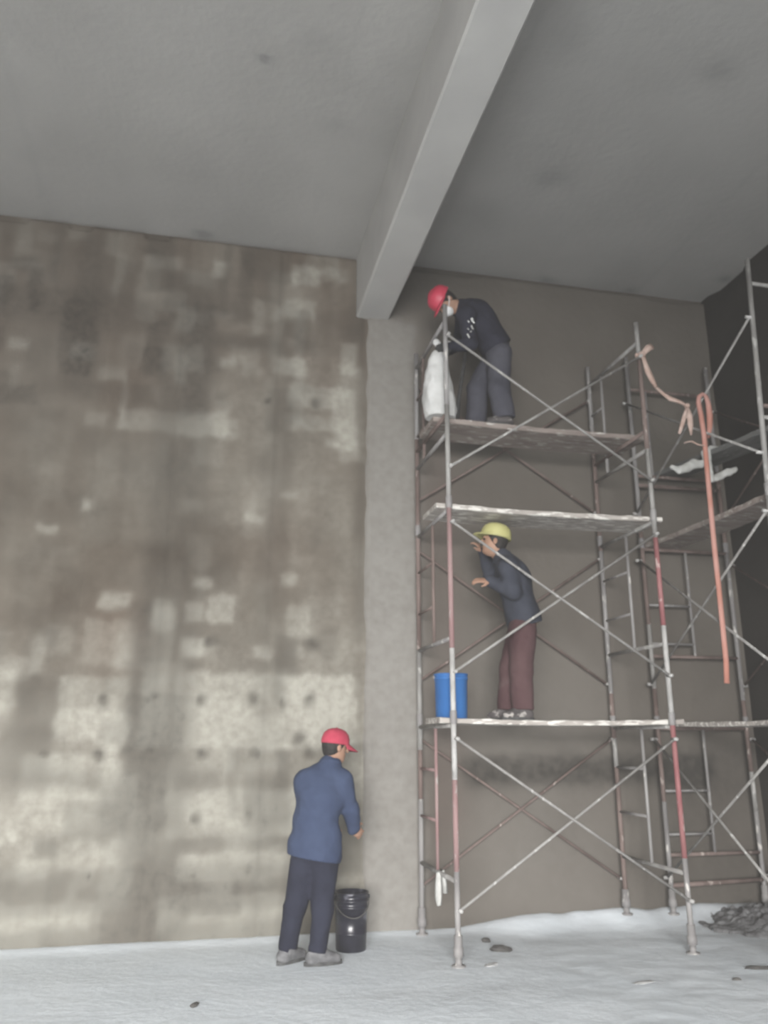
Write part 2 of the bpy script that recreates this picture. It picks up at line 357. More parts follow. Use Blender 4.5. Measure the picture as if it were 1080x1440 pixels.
def slab(name, x0, x1, y0, y1, z0, z1, mat, parent=None):
    bm = bmesh.new(); bmesh.ops.create_cube(bm, size=1)
    bm.transform(Matrix.Translation(((x0+x1)/2, (y0+y1)/2, (z0+z1)/2)) @ Matrix.Diagonal((x1-x0, y1-y0, z1-z0, 1)))
    return from_bm(name, bm, mat, parent)
wr = grid_mesh('wall_right', np.linspace(YB, .02, 120), np.linspace(-.1, ROOM_H+.02, 60),
               lambda y, z: np.stack([XR+.02*(fbm(y*1.5, z*1.5, 0, 3, 71)-.5)+.06*(z > ROOM_H-.1)*(fbm(y*2, y*0, 0, 2, 5) > .5), y, z], -1), M['plaster_right'])
tag(wr, 'dark brown rough plastered side wall', None, None, 'structure')
tag(slab('wall_left', XL-.2, XL, YB, .02, -.1, ROOM_H+.02, M['plaster']), 'grey rendered side wall', None, None, 'structure')
# rear wall: piers and lintel around the open bay
bm = bmesh.new()
for x0, x1, z0, z1 in ((XL-.2, -6.18, -.1, ROOM_H), (.6, XR+.1, -.1, ROOM_H), (-6.18, .6, 4.8, ROOM_H)):
    r = bmesh.ops.create_cube(bm, size=1)
    bmesh.ops.transform(bm, matrix=Matrix.Translation(((x0+x1)/2, YB-.25, (z0+z1)/2)) @ Matrix.Diagonal((x1-x0, .3, z1-z0, 1)), verts=r['verts'])
tag(from_bm('wall_rear', bm, M['plaster']), 'rendered wall around the open bay', None, None, 'structure')
CSP = []
for x, y, a, d in ((376, 83, .05, .8), (445, 60, .16, .12), (775, 248, .16, .32), (1005, 103, .13, .35), (790, 60, .2, .15), (770, 395, .10, .5), (886, 408, .08, .4), (283, 330, .10, .6), (470, 175, .1, .15), (1018, 392, .09, .6), (300, 250, .3, .07), (690, 300, .25, .10)):
    c = at_z(x, y, ROOM_H); CSP.append((c.x, c.y, a, d))
def ceil_col(x, y):
    wx, wy = warp(x, y)
    pale = .35*(fbm(x*.7, y*.7, 0, 3, 101)-.35)+.10*(fbm(x*10, y*.8, 0, 2, 103)-.5)
    dark = .20*np.clip(fbm(x*1.1, y*1.1, 0, 3, 105)*2-1, 0, 1)+.12*np.exp(-(np.mod(x+.45, 1.22)/.03)**2)
    for cx, cy, a, d in CSP: dark = dark+d*np.exp(-(((wx-cx)/a)**2+((wy-cy)/(a*.8))**2)**1.2)
    return np.clip(np.stack([pale, dark, 0*x], -1), 0, 1)
ce = grid_mesh('ceiling', np.arange(XL-.1, XR+.1, .05), np.concatenate([np.linspace(YB-.2, -5, 60), np.arange(-4.95, .06, .04)]),
               lambda x, y: np.stack([x, y, ROOM_H+.012*(fbm(x*.8, y*.8, 0, 3, 13)-.5)], -1), M['ceiling'], None, ceil_col)
tag(ce, 'grey cast concrete ceiling slab', None, None, 'structure')
bm = bmesh.new()
bx0, bx1, bz = 1.317, 1.651, 5.607
ys = np.linspace(YB-.1, .05, 90); rings = []
for i, y in enumerate(ys):
    j = lambda s: .006*(vnoise(np.array([y*2.0]), np.array([s]), 0, 3)[0]-.5)
    prof = [(bx0+j(1.5), ROOM_H+.03), (bx0+j(2.5), bz+.015+j(3.5)), (bx0+.015, bz+j(4.5)), (bx1-.015, bz+j(5.5)), (bx1+j(6.5), bz+.015), (bx1+j(7.5), ROOM_H+.03)]
    rings.append([bm.verts.new((px, y, pz)) for px, pz in prof])
for a, b in zip(rings, rings[1:]):
    for k in range(6): bm.faces.new((a[k], a[(k+1) % 6], b[(k+1) % 6], b[k]))
bm.faces.new(rings[0]); bm.faces.new(rings[-1][::-1])
be = from_bm('beam', bm, M['beam'], ce); be['label'] = 'pale concrete beam running along the ceiling to the wall'

def heap(x, y):
    h = .012*(fbm(x*2, y*2, 0, 3, 2)-.5)+.010*(fbm(x*7, y*7, 0, 2, 6)-.5)*np.clip((x-1.5)/1, 0, 1)
    h = h+.09*np.exp(-((y+.05)/.22)**2)*np.clip((x-2.2)/.8, 0, 1)*(.4+fbm(x*3, y*3, 0, 2, 25))
    h = h+.02*np.exp(-((y+.0)/.12)**2)
    return h
def floor_col(x, y):
    pale = .25+.3*(fbm(x*.9, y*.9, 0, 3, 51)-.5)
    dark = .9*np.clip(fbm(x*1.6+3, y*3.0, 0, 4, 57)-.62, 0, 1)
    dark = dark+.25*soft_rect(x, y, (2.0, 3.2, -.75, -.28), .12)*fbm(x*4, y*6, 0, 2, 59)*1.5
    dark = dark+.22*soft_rect(x, y, (1.65, 2.1, -1.2, -.5), .08)*fbm(x*5, y*6, 0, 2, 59)*1.2+.45*soft_rect(x, y, (4.3, 6, -1.1, .2), .12)
    dark = dark+.16*soft_rect(x, y, (1.9, 2.7, -1.75, -1.55), .06)*(fbm(x*6, y*8, 0, 2, 63))
    return np.clip(np.stack([pale, dark, 0*x], -1), 0, 1)
xs = np.append(np.arange(XL-.1, XR, .045), XR+.05); yv = np.concatenate([np.linspace(YB-.4, -3.2, 60), np.arange(-3.15, .06, .04)])
fl = grid_mesh('floor', xs, yv, lambda x, y: np.stack([x, y, heap(x, y)], -1), M['floor'], None, floor_col)
tag(fl, 'pale dusty site floor', None, None, 'structure')
def fz(x, y): return float(heap(np.array([x]), np.array([y]))[0])
og = slab('ground', -40, 40, -60, YB-.35, -.3, -.08, M['ground']); tag(og, 'bare ground outside the bay', None, None, 'structure')

# dust hanging in the air of the hall (box reaches into the walls all round)
hz = slab('dust_haze', XL-.18, XR+.25, YB-.1, .3, -.2, ROOM_H+.2, None)
hm, hnt, hb = new_mat('airborne_dust'); hnt.nodes.remove(hb)
vs = node(hnt, 'ShaderNodeVolumeScatter'); vs.inputs['Color'].default_value = (.97, .965, .95, 1); vs.inputs['Density'].default_value = .015; vs.inputs['Anisotropy'].default_value = .2
hnt.links.new(vs.outputs[0], hnt.nodes['Material Output'].inputs['Volume'])
hz.data.materials.append(hm); tag(hz, 'thin pale dust hanging in the air of the hall', 'haze', None, 'stuff')

# ------------------------------------------------------------------ scaffolds
TR = .021
def post(par, x, y, z0, z1, mat, x1=None, y1=None):
    return tube('post', [(x, y, z0), (x if x1 is None else x1, y if y1 is None else y1, z1)], TR, M[mat], par, 12)
def brace(par, a, b, mat='steel', r=.011):
    a, b = Vector(a), Vector(b)
    o = tube('brace', [a, b], r, M[mat], par, 8)
    d = Vector((0, 0, 1))
    for e, q in ((a, b), (b, a)):
        n = (q-e).normalized(); s = n.cross(d).normalized()
        tube('pin', [e-s*.035, e+s*.035], .014, M['white_tube'], o, 8)
    return o
def foot(par, x, y):
    zf = fz(x, y)
    lathe('base_jack', [(.05, -.005), (.05, .008), (.024, .012), (.024, .06), (.036, .065), (.036, .12), (.03, .125), (.03, .20)], M['grey'], par, 16, (x, y, zf))
def end_frame(par, ax, ay, bx, by, z, first, mats, rungs, mid=True, at=.5):
    """ladder frame between outer posts a and b; rungs join a to the middle post"""
    bar, top = z+(.55 if first else .60), z+1.64
    mx, my = ax+(bx-ax)*at, ay+(by-ay)*at
    if mid:
        tube('inner_post', [(mx, my, bar), (mx, my, top)], .014, M[mats[1]], par, 8)
    for q in (bar, top):
        tube('crossbar', [(ax, ay, q), (bx, by, q)], .017, M[mats[0]], par, 10)
    for q in rungs:
        tube('rung', [(ax, ay, z+q), (mx, my, z+q)], .012, M[mats[1]], par, 8)

x1, y1, y2, x3 = 1.8955, -1.121, -.139, 3.730
s1 = empty('scaffold', ((x1+x3)/2, (y1+y2)/2, 0), 'three-level tube scaffold with faded red and grey posts holding the two workers', 'scaffold')
def stack(par, x, y, segs, lean=(0, 0)):
    """segs: list of (z0, z1, material)"""
    for z0, z1, mt in segs:
        post(par, x+lean[0]*z0, y+lean[1]*z0, z0, z1, mt, x+lean[0]*z1, y+lean[1]*z1)
    foot(par, x, y)
    for q in (1.7, 3.4):
        lathe('coupling', [(.025, -.05), (.027, -.045), (.027, .045), (.025, .05)], M['grey'], par, 12, (x+lean[0]*q, y+lean[1]*q, q))
stack(s1, x1, y1, [(.0, .62, 'grey'), (.62, 1.25, 'pink'), (1.25, 2.22, 'white_tube'), (2.22, 3.36, 'pink'), (3.36, 4.25, 'steel'), (4.25, 5.19, 'grey')])
stack(s1, x1, y2, [(.0, 1.05, 'grey'), (1.05, 1.45, 'rust'), (1.45, 2.3, 'steel'), (2.3, 4.3, 'rust'), (4.3, 5.2, 'grey')])
stack(s1, x3, y1, [(.0, .66, 'grey'), (.66, 1.72, 'red'), (1.72, 2.45, 'white_tube'), (2.45, 3.2, 'red'), (3.2, 4.0, 'steel'), (4.0, 4.9, 'rust'), (4.9, 5.24, 'steel')])
stack(s1, x3, y2, [(.0, 1.3, 'rust'), (1.3, 1.55, 'steel'), (1.55, 1.95, 'rust'), (1.95, 3.3, 'grey'), (3.3, 4.5, 'rust'), (4.5, 5.25, 'grey')])
for lv in range(3):
    z = 1.7*lv
    end_frame(s1, x1, y2, x1, y1, z, lv == 0, ('steel', 'pink') if lv == 0 else ('grey', 'rust'), (.92, 1.3), at=.26 if lv == 2 else .5)
    end_frame(s1, x3, y2, x3, y1, z, lv == 0, ('steel', 'grey'), (.92, 1.3), at=.26 if lv == 2 else .5)
for i, (za, zb) in enumerate(((.366, 1.543), (2.039, 3.224), (3.699, 4.879))):
    brace(s1, (x1+.01, y1-.03, za), (x3-.01, y1-.03, zb), 'steel'); brace(s1, (x1+.01, y1-.045, zb), (x3-.01, y1-.045, za), 'steel')
    brace(s1, (x1+.01, y2+.03, za), (x3-.01, y2+.03, zb), 'rust'); brace(s1, (x1+.01, y2+.045, zb), (x3-.01, y2+.045, za), 'rust')

xb, yb_, xq, yn = 4.17, -.15, 5.10, -2.0
s2 = empty('scaffold', ((xb+xq)/2, (yb_+yn)/2, 0), 'scaffold in the dark corner beside the brown side wall, hung with an orange strap', 'scaffold')
stack(s2, xb, yb_, [(.0, 1.0, 'grey'), (1.0, 2.0, 'rust'), (2.0, 2.6, 'steel'), (2.6, 3.6, 'rust'), (3.6, 5.40, 'grey')])
stack(s2, xq, yb_, [(.0, .9, 'grey'), (.9, 1.25, 'steel'), (1.25, 1.9, 'rust'), (1.9, 3.4, 'grey'), (3.4, 4.2, 'rust'), (4.2, 5.38, 'grey')])
NX = lambda z: 4.04+.045*z
stack(s2, NX(0), yn, [(.0, 1.7, 'grey'), (1.7, 3.4, 'steel'), (3.4, 5.43, 'steel')], (.045, 0))
stack(s2, 5.14, yn, [(.0, 1.7, 'rust'), (1.7, 3.4, 'grey'), (3.4, 5.40, 'steel')])
for lv in range(3):
    z = 1.7*lv
    end_frame(s2, xb, yb_, xq, yb_, z, lv == 0, ('rust', 'grey'), (1.09,) if lv == 2 else (.72, 1.09), at=.20 if lv == 2 else .5)
    for q in ((z+.6, z+1.64) if lv < 2 else (z+.6, 5.20)): tube('crossbar', [(NX(q), yn, q), (5.14, yn, q)], .017, M['steel'], s2)
for yy, xa, xc in ((yb_, xb, xq), (yn, 4.25, 5.14)): tube('crossbar', [(xa, yy, 4.10), (xc, yy, 4.10)], .017, M['rust'], s2)
tube('crossbar', [(xb, yb_, .30), (xq, yb_, .32)], .02, M['rust'], s2)
for i, (za, zb) in enumerate(((.366, 1.543), (2.039, 3.224), (3.699, 4.879))):
    brace(s2, (xb-.03, yb_, za), (NX(zb)-.03, yn, zb), 'steel'); brace(s2, (xb-.045, yb_, zb), (NX(za)-.04, yn, za), 'steel')
    brace(s2, (xq+.03, yb_, za), (5.165, yn, zb), 'rust'); brace(s2, (xq+.045, yb_, zb), (5.17, yn, za), 'rust')

# ------------------------------------------------------------------ planks
def plank(label, a, b, w, z, t, mat, seed=0, group=None):
    """board from a to b (centre line in plan), slightly bowed and ragged, resting with its underside at z"""
    a, b = Vector((a[0], a[1], 0)), Vector((b[0], b[1], 0)); L = (b-a).length; d = (b-a)/L; n = Vector((-d.y, d.x, 0))
    r = random.Random(seed); bm = bmesh.new(); rings = []
    N = 26
    for i in range(N+1):
        s = i/N; c = a+d*(L*s); sag = -.016*math.sin(math.pi*s)
        wl, wr_ = w/2+r.uniform(-.006, .006), w/2+r.uniform(-.006, .006)
        zt = z+t+sag+r.uniform(-.004, .004); zb = z+sag
        prof = [(-wl, zb+.004), (-wl, zt-.004), (-wl+.012, zt), (-.015, zt-.001), (0, zt-.007), (.015, zt), (wr_-.012, zt), (wr_, zt-.004), (wr_, zb+.004), (wr_-.01, zb), (0, zb), (-wl+.01, zb)]
        rings.append([bm.verts.new(c+n*p+Vector((0, 0, q))) for p, q in prof])
    k = len(rings[0])
    for p, q in zip(rings, rings[1:]):
        for j in range(k): bm.faces.new((p[j], p[(j+1) % k], q[(j+1) % k], q[j]))
    bm.faces.new(rings[0]); bm.faces.new(rings[-1][::-1])
    o = from_bm('scaffold_plank', bm, M[mat]); tag(o, label, 'plank', group); return o
plank('dusty plank carrying the blue pail and the worker in maroon trousers', (1.80, -.885), (3.86, -.885), .40, 1.658, .042, 'plank_pale', 1)
plank('pale-edged plank above the yellow helmet', (1.80, -.875), (3.84, -.875), .41, 3.358, .045, 'plank_pale', 2)
plank('reddish-brown plank under the worker in the red helmet', (1.84, -.67), (3.86, -.65), .44, 4.19, .05, 'plank', 3)
plank('lowest plank of the corner scaffold beside the brown wall', (4.42, -.05), (4.50, -2.18), .38, 1.658, .042, 'plank_pale', 4)
plank('grey-brown plank on the middle level of the corner scaffold', (4.385, -.05), (4.41, -2.2), .34, 3.358, .05, 'plank', 5)
plank('dark top plank of the corner scaffold under two pale rags', (4.55, -.05), (4.90, -2.12), .30, 4.117, .05, 'plank_dark', 6)
for q in (4.174,):     # ledger the red-helmet worker's plank lies on
    for xx in (x1, x3):
        tube('crossbar', [(xx, y2, q), (xx, y1, q)], .017, M['rust'], s1)

# ------------------------------------------------------------------ implicit bodies
class Field:
    def __init__(self, pts, pad, h):
        P = np.array([list(p) for p in pts]); self.h = h
        self.o = P.min(0)-pad; n = np.ceil((P.max(0)+pad-self.o)/h).astype(int)+1
        self.n = n; self.f = np.full(n, 1.0, np.float32)
    def block(self, lo, hi):
        i0 = np.maximum(np.floor((np.array(lo)-self.o)/self.h).astype(int), 0); i1 = np.minimum(np.ceil((np.array(hi)-self.o)/self.h).astype(int)+1, self.n)
        if (i1 <= i0).any(): return None
        ax = [self.o[k]+self.h*np.arange(i0[k], i1[k]) for k in range(3)]
        X, Y, Z = np.meshgrid(*ax, indexing='ij'); return (slice(i0[0], i1[0]), slice(i0[1], i1[1]), slice(i0[2], i1[2])), X, Y, Z
    def add(self, sl, d, k):
        a = self.f[sl]
        if k > 0:
            hh = np.clip(.5+.5*(a-d)/k, 0, 1); self.f[sl] = a*(1-hh)+d*hh-k*hh*(1-hh)
        else: self.f[sl] = np.minimum(a, d)
    def cone(self, a, b, ra, rb, k=.02, flat=None):
        a, b = np.array(a, float), np.array(b, float); R = max(ra, rb)+k+.03
        bl = self.block(np.minimum(a, b)-R, np.maximum(a, b)+R)
        if bl is None: return
        sl, X, Y, Z = bl; d = b-a; L2 = (d*d).sum()+1e-9
        t = np.clip(((X-a[0])*d[0]+(Y-a[1])*d[1]+(Z-a[2])*d[2])/L2, 0, 1)
        dx, dy, dz = X-a[0]-t*d[0], Y-a[1]-t*d[1], Z-a[2]-t*d[2]
        if flat is not None:       # (axis, factor): squash along an axis
            ax, fac = np.array(flat[0], float), flat[1]; ax /= np.linalg.norm(ax)
            c = dx*ax[0]+dy*ax[1]+dz*ax[2]; e = c*(1/fac-1); dx, dy, dz = dx+e*ax[0], dy+e*ax[1], dz+e*ax[2]
        self.add(sl, np.sqrt(dx*dx+dy*dy+dz*dz)-(ra+(rb-ra)*t), k)
    def ell(self, c, r, axes=None, k=.02, sub=False):
        c = np.array(c, float); R = max(r)+k+.03
        bl = self.block(c-R, c+R)
        if bl is None: return
        sl, X, Y, Z = bl; A = np.array([list(v) for v in axes]) if axes is not None else np.eye(3)
        q = [((X-c[0])*A[i][0]+(Y-c[1])*A[i][1]+(Z-c[2])*A[i][2]) for i in range(3)]
        k0 = np.sqrt(sum((q[i]/r[i])**2 for i in range(3))); k1 = np.sqrt(sum((q[i]/r[i]**2)**2 for i in range(3)))+1e-6
        d = k0*(k0-1)/k1
        if sub: self.f[sl] = np.maximum(self.f[sl], -d)
        else: self.add(sl, d, k)
    def cut(self, p, n):
        """keep the side n points to"""
        p, n = np.array(p, float), np.array(n, float); n /= np.linalg.norm(n)
        sl, X, Y, Z = self.block(self.o, self.o+self.h*self.n)
        self.f = np.maximum(self.f, -((X-p[0])*n[0]+(Y-p[1])*n[1]+(Z-p[2])*n[2])).astype(np.float32)
    def cut_ball(self, p, n, rad):
        """cut by plane, only within rad of p"""
        p, n = np.array(p, float), np.array(n, float); n /= np.linalg.norm(n)
        bl = self.block(p-rad, p+rad)
        if bl is None: return
        sl, X, Y, Z = bl; d = (X-p[0])*n[0]+(Y-p[1])*n[1]+(Z-p[2])*n[2]
        rr = np.sqrt((X-p[0])**2+(Y-p[1])**2+(Z-p[2])**2)
        self.f[sl] = np.where(rr < rad, np.maximum(self.f[sl], -d), self.f[sl])
    def wrinkle(self, amp, s, seed, stretch=(1, 1, 1)):
        m = np.abs(self.f) < .05; idx = np.argwhere(m)
        P = self.o+idx*self.h
        n = fbm(P[:, 0]*s*stretch[0], P[:, 1]*s*stretch[1], P[:, 2]*s*stretch[2], 2, seed)-.5
        self.f[m] += (n*2*amp).astype(np.float32)
    def mesh(self, name, mat, parent):
        f = self.f; s = f < 0
        nx, ny, nz = f.shape
        c = np.zeros((nx-1, ny-1, nz-1), np.int8)
        for dx in (0, 1):
            for dy in (0, 1):
                for dz in (0, 1): c += s[dx:nx-1+dx, dy:ny-1+dy, dz:nz-1+dz]
        act = (c > 0) & (c < 8); ids = np.full(act.shape, -1, np.int64); ijk = np.argwhere(act); ids[act] = np.arange(len(ijk))
        acc = np.zeros((len(ijk), 3)); cnt = np.zeros(len(ijk))
        corners = [(a, b, d) for a in (0, 1) for b in (0, 1) for d in (0, 1)]
        g = lambda o: f[ijk[:, 0]+o[0], ijk[:, 1]+o[1], ijk[:, 2]+o[2]]
        for o in corners:
            for ax in range(3):
                if o[ax]: continue
                q = list(o); q[ax] = 1; fa, fb = g(o), g(q); w = (fa < 0) != (fb < 0)
                t = np.where(w, fa/np.where(w, fa-fb, 1), 0)
                pt = np.array(o, float)[None]+np.eye(3)[ax][None]*t[:, None]
                acc += pt*w[:, None]; cnt += w
        V = self.o+(ijk+acc/cnt[:, None])*self.h
        faces = []
        for ax in range(3):
            a1, a2 = (ax+1) % 3, (ax+2) % 3
            sh = [slice(None)]*3; sl2 = [slice(None)]*3; sh[ax] = slice(0, f.shape[ax]-1); sl2[ax] = slice(1, f.shape[ax])
            e = s[tuple(sh)] != s[tuple(sl2)]; E = np.argwhere(e)
            E = E[(E[:, a1] > 0) & (E[:, a2] > 0) & (E[:, a1] < act.shape[a1]) & (E[:, a2] < act.shape[a2])]
            def at(d1, d2):
                q = E.copy(); q[:, a1] -= d1; q[:, a2] -= d2; return ids[q[:, 0], q[:, 1], q[:, 2]]
            Q = np.stack([at(1, 1), at(0, 1), at(0, 0), at(1, 0)], 1)
            inside = s[E[:, 0], E[:, 1], E[:, 2]]
            Q = np.where(inside[:, None], Q, Q[:, ::-1]); faces.append(Q)
        Fc = np.concatenate(faces); Fc = Fc[(Fc >= 0).all(1)]
        me = bpy.data.meshes.new(name); me.from_pydata(V.tolist(), [], Fc.tolist()); me.update()
        return link(name, me, M[mat], parent, True)

def lerp(a, b, t): return Vector(a)*(1-t)+Vector(b)*t
def hand_prims(fld, wrist, d, palm, side, k=.006, grow=0.0, curl=.5):
    """palm, four fingers of unequal length bent at the knuckles, thumb from the side of the palm.
    d: direction of the hand, palm: palm normal, side: +1 / -1 for the thumb side"""
    d = Vector(d).normalized(); n = Vector(palm); n = (n-d*n.dot(d)).normalized(); s = d.cross(n)*side
    w = Vector(wrist)
    fld.ell(w+d*.052, (.052+grow, .042+grow, .018+grow), (d, s, n), .012)
    for i, (off, ln) in enumerate(((.030, .070), (.010, .078), (-.010, .073), (-.029, .058))):
        p = w+d*.088+s*off; ang = curl*.55; r = .0088+grow*.6
        for j, fr in enumerate((.44, .32, .24)):
            dd = d*math.cos(ang)+n*math.sin(ang)+s*off*1.2; q = p+dd.normalized()*ln*fr
            fld.cone(p, q, r, r*.92, k); p = q; r *= .92; ang += curl*.9
    p = w+d*.028+s*.034; dd = (d*.62+s*.72+n*.25).normalized()
    q = p+dd*.036; fld.cone(w+d*.02+s*.02, p, .014+grow, .012+grow, .01); fld.cone(p, q, .0115+grow*.6, .0105+grow*.6, k)
    fld.cone(q, q+(d*.85+s*.3+n*.35).normalized()*.03, .0100+grow*.6, .0085+grow*.6, k)

def build_person(root, J, head_f, head_u, mats, shoe_h=.03, hand_R=None, hand_L=None, gloves=False, seed=0, jacket_len=.06, bulk=1.0, leg=0.0, vox=.0075, toeR=(1, 0, 0), toeL=(1, 0, 0)):
    """J: joints in metres: head, neck, chest, pelvis, shR, elR, wrR, shL, elL, wrL, hipR, knR, anR, hipL, knL, anL"""
    J = {k: Vector(v) for k, v in J.items()}
    hf = Vector(head_f).normalized(); hu = Vector(head_u); hu = (hu-hf*hu.dot(hf)).normalized(); hs = hf.cross(hu)
    across = (J['shR']-J['shL']).normalized(); spine = (J['neck']-J['pelvis']).normalized()
    fwd = across.cross(spine).normalized()*-1
    if fwd.dot(hf) < 0: fwd = -fwd
    ax = (across, fwd, spine)
    pts = list(J.values())
    # ---- body
    B = Field(pts, .22, vox); h = J['head']
    B.ell(h+hu*.035-hf*.012, (.076, .094, .092), (hs, hf, hu), .02)
    B.ell(h-hu*.045+hf*.022, (.055, .062, .072), (hs, hf, hu), .03)
    B.ell(h-hu*.082+hf*.055, (.025, .025, .02), (hs, hf, hu), .02)
    B.cone(h+hf*.088+hu*.022, h+hf*.108-hu*.012, .009, .0135, .012)
    B.cone(h+hf*.076-hu*.045+hs*.018, h+hf*.076-hu*.045-hs*.018, .008, .008, .01)
    B.cone(h+hf*.08+hu*.032+hs*.038, h+hf*.086+hu*.030-hs*.038, .010, .010, .012)
    for sg in (1, -1):
        B.ell(h+hs*sg*.078-hu*.002-hf*.012, (.010, .019, .030), (hs, hf, hu), .008)
        B.ell(h+hf*.092+hs*sg*.032+hu*.015, (.014, .012, .008), (hs, hf, hu), .0, sub=True)
    B.cone(h-hu*.05-hf*.015, J['neck'], .052, .058, .03)
    B.cone(J['neck'], J['chest'], .075, .12, .04); B.ell(J['chest'], (.155, .11, .17), ax, .05)
    B.ell(lerp(J['chest'], J['pelvis'], .6), (.13, .095, .13), ax, .06); B.ell(J['pelvis'], (.15, .105, .12), ax, .05)
    for s in 'RL':
        B.cone(J['neck']-spine*.03, J['sh'+s], .055, .055, .05)
        B.cone(J['sh'+s], J['el'+s], .053, .038, .03); B.cone(J['el'+s], J['wr'+s], .038, .026, .02)
        B.cone(J['hip'+s], J['kn'+s], .078, .05, .03); B.cone(lerp(J['kn'+s], J['an'+s], .0), lerp(J['kn'+s], J['an'+s], .35), .05, .052, .03)
        B.cone(lerp(J['kn'+s], J['an'+s], .35), J['an'+s], .052, .035, .02)
        t = Vector(toeR if s == 'R' else toeL).normalized(); a = J['an'+s]
        B.cone(a, a+t*.11-Vector((0, 0, .05)), .035, .028, .02); B.cone(a-Vector((0, 0, .03)), a-t*.04-Vector((0, 0, .045)), .034, .03, .02)
    if hand_R: hand_prims(B, J['wrR'], *hand_R)
    if hand_L: hand_prims(B, J['wrL'], *hand_L)
    body = B.mesh('body', 'skin', root)
    for sg in (1, -1):
        c = h+hf*.083+hs*sg*.032+hu*.015; E_ = Field([c], .02, .002); E_.ell(c, (.011, .011, .011), None, 0); E_.mesh('eye', 'eye', body)
    # ---- hair: a close cap over the back of the skull
    Hr = Field([h], .16, .006); Hr.ell(h+hu*.040-hf*.016, (.083, .102, .098), (hs, hf, hu), .01); Hr.ell(h-hu*.02-hf*.05, (.066, .05, .06), (hs, hf, hu), .03)
    Hr.cut(h+hf*.035+hu*.02, -hf*.8+hu*.6); Hr.cut(h-hu*.062, hu*1.0-hf*.25); Hr.wrinkle(.003, 60, seed); Hr.mesh('hair', mats['hair'], root)
    # ---- jacket
    g = .022*bulk; Jk = Field(pts, .25, vox)
    Jk.cone(J['neck']+spine*.012, J['chest'], .075+g*.3, .125+g, .05, (fwd, .9)); Jk.ell(J['chest'], (.165+g, .118+g, .18), ax, .06)
    Jk.ell(lerp(J['chest'], J['pelvis'], .55), (.148+g, .108+g, .17), ax, .07); Jk.ell(J['pelvis']+spine*.02, (.163+g, .118+g, .14), ax, .05)
    Jk.cone(J['pelvis']+spine*.05, J['pelvis']-spine*.22, .160+g, .158+g, .05, (fwd, .72))
    for s in 'RL':
        Jk.cone(J['neck']-spine*.035, J['sh'+s], .06, .066+g*.3, .06)
        Jk.cone(J['sh'+s], J['el'+s], .066+g*.5, .053+g*.4, .035); Jk.cone(J['el'+s], lerp(J['el'+s], J['wr'+s], 1.04), .053+g*.4, .042+g*.25, .025)
    Jk.wrinkle(.010*bulk, 9, seed+3, (1, 1, .8)); Jk.wrinkle(.004, 26, seed+4)
    pv = J['pelvis']-spine*jacket_len
    Jk.cut_ball(pv-spine*.05, spine, .0)
    sl, X, Y, Z = Jk.block(Jk.o, Jk.o+Jk.h*Jk.n)
    dpl = (X-pv.x)*spine.x+(Y-pv.y)*spine.y+(Z-pv.z)*spine.z
    rr = np.sqrt((X-pv.x)**2+(Y-pv.y)**2+(Z-pv.z)**2); arm = np.full(X.shape, 9.0)
    for s in 'RL':       # sleeves that reach below the hem are left alone
        if min((J['el'+s]-pv).dot(spine), (J['wr'+s]-pv).dot(spine)) > .05: continue
        for a, b in ((J['sh'+s], J['el'+s]), (J['el'+s], J['wr'+s])):
            d = np.array(b-a); L2 = (d*d).sum(); t = np.clip(((X-a.x)*d[0]+(Y-a.y)*d[1]+(Z-a.z)*d[2])/L2, 0, 1)
            arm = np.minimum(arm, np.sqrt((X-a.x-t*d[0])**2+(Y-a.y-t*d[1])**2+(Z-a.z-t*d[2])**2))
    Jk.f = np.where(arm > .085, np.maximum(Jk.f, -dpl), Jk.f).astype(np.float32)
    jk = Jk.mesh('jacket', mats['jacket'], root)
    C = Field([J['neck']], .16, .006); q = J['neck']+spine*.02
    for i in range(20):
        a0, a1 = 2*math.pi*i/20, 2*math.pi*(i+1)/20
        C.cone(q+across*math.cos(a0)*.073+fwd*(math.sin(a0)*.068+.008)-spine*.02*math.sin(a0), q+across*math.cos(a1)*.073+fwd*(math.sin(a1)*.068+.008)-spine*.02*math.sin(a1), .017, .017, .01)
    C.mesh('collar', mats['jacket'], jk)
    # ---- trousers
    T = Field([J[k] for k in ('pelvis', 'hipR', 'hipL', 'knR', 'knL', 'anR', 'anL')], .24, vox)
    T.ell(J['pelvis']+spine*.03, (.158+g*.4, .113+g*.4, .13), ax, .05)
    for s in 'RL':
        T.cone(J['hip'+s], J['kn'+s], .094+g*.5+leg*.5, .072+g*.5+leg, .04); T.cone(J['kn'+s], lerp(J['kn'+s], J['an'+s], .96), .072+g*.5+leg, .060+g*.6+leg, .03)
    T.wrinkle(.010*bulk, 8, seed+7, (1, 1, .6)); T.wrinkle(.004, 24, seed+8)
    for s in 'RL':
        dn = (J['an'+s]-J['kn'+s]).normalized(); T.cut_ball(J['an'+s]+dn*.01, -dn, .2)
    T.mesh('trousers', mats['trousers'], root)
    # ---- shoes
    for s in 'RL':
        t = Vector(toeR if s == 'R' else toeL); t.z = 0; t.normalize(); a = J['an'+s]; gz = a.z-.085
        S = Field([a, a+t*.2, a-t*.08, Vector((a.x, a.y, gz))], .09, .006); c = Vector((a.x, a.y, gz)); u = Vector((-t.y, t.x, 0))
        S.cone(a+Vector((0, 0, .02)), c-t*.035+Vector((0, 0, .045)), .045, .045, .02)
        S.cone(c-t*.035+Vector((0, 0, .04)), c+t*.13+Vector((0, 0, .032)), .044, .046, .03, ((0, 0, 1), .85)); S.cone(a, c+t*.08+Vector((0, 0, .045)), .045, .04, .03)
        S.cut((0, 0, gz+.012), (0, 0, 1)); S.cut((0, 0, a.z+.03), (0, 0, -1))
        sh = S.mesh('shoe', mats['shoe'], root)
        bm = bmesh.new(); N = 28; lo_, hi_ = [], []
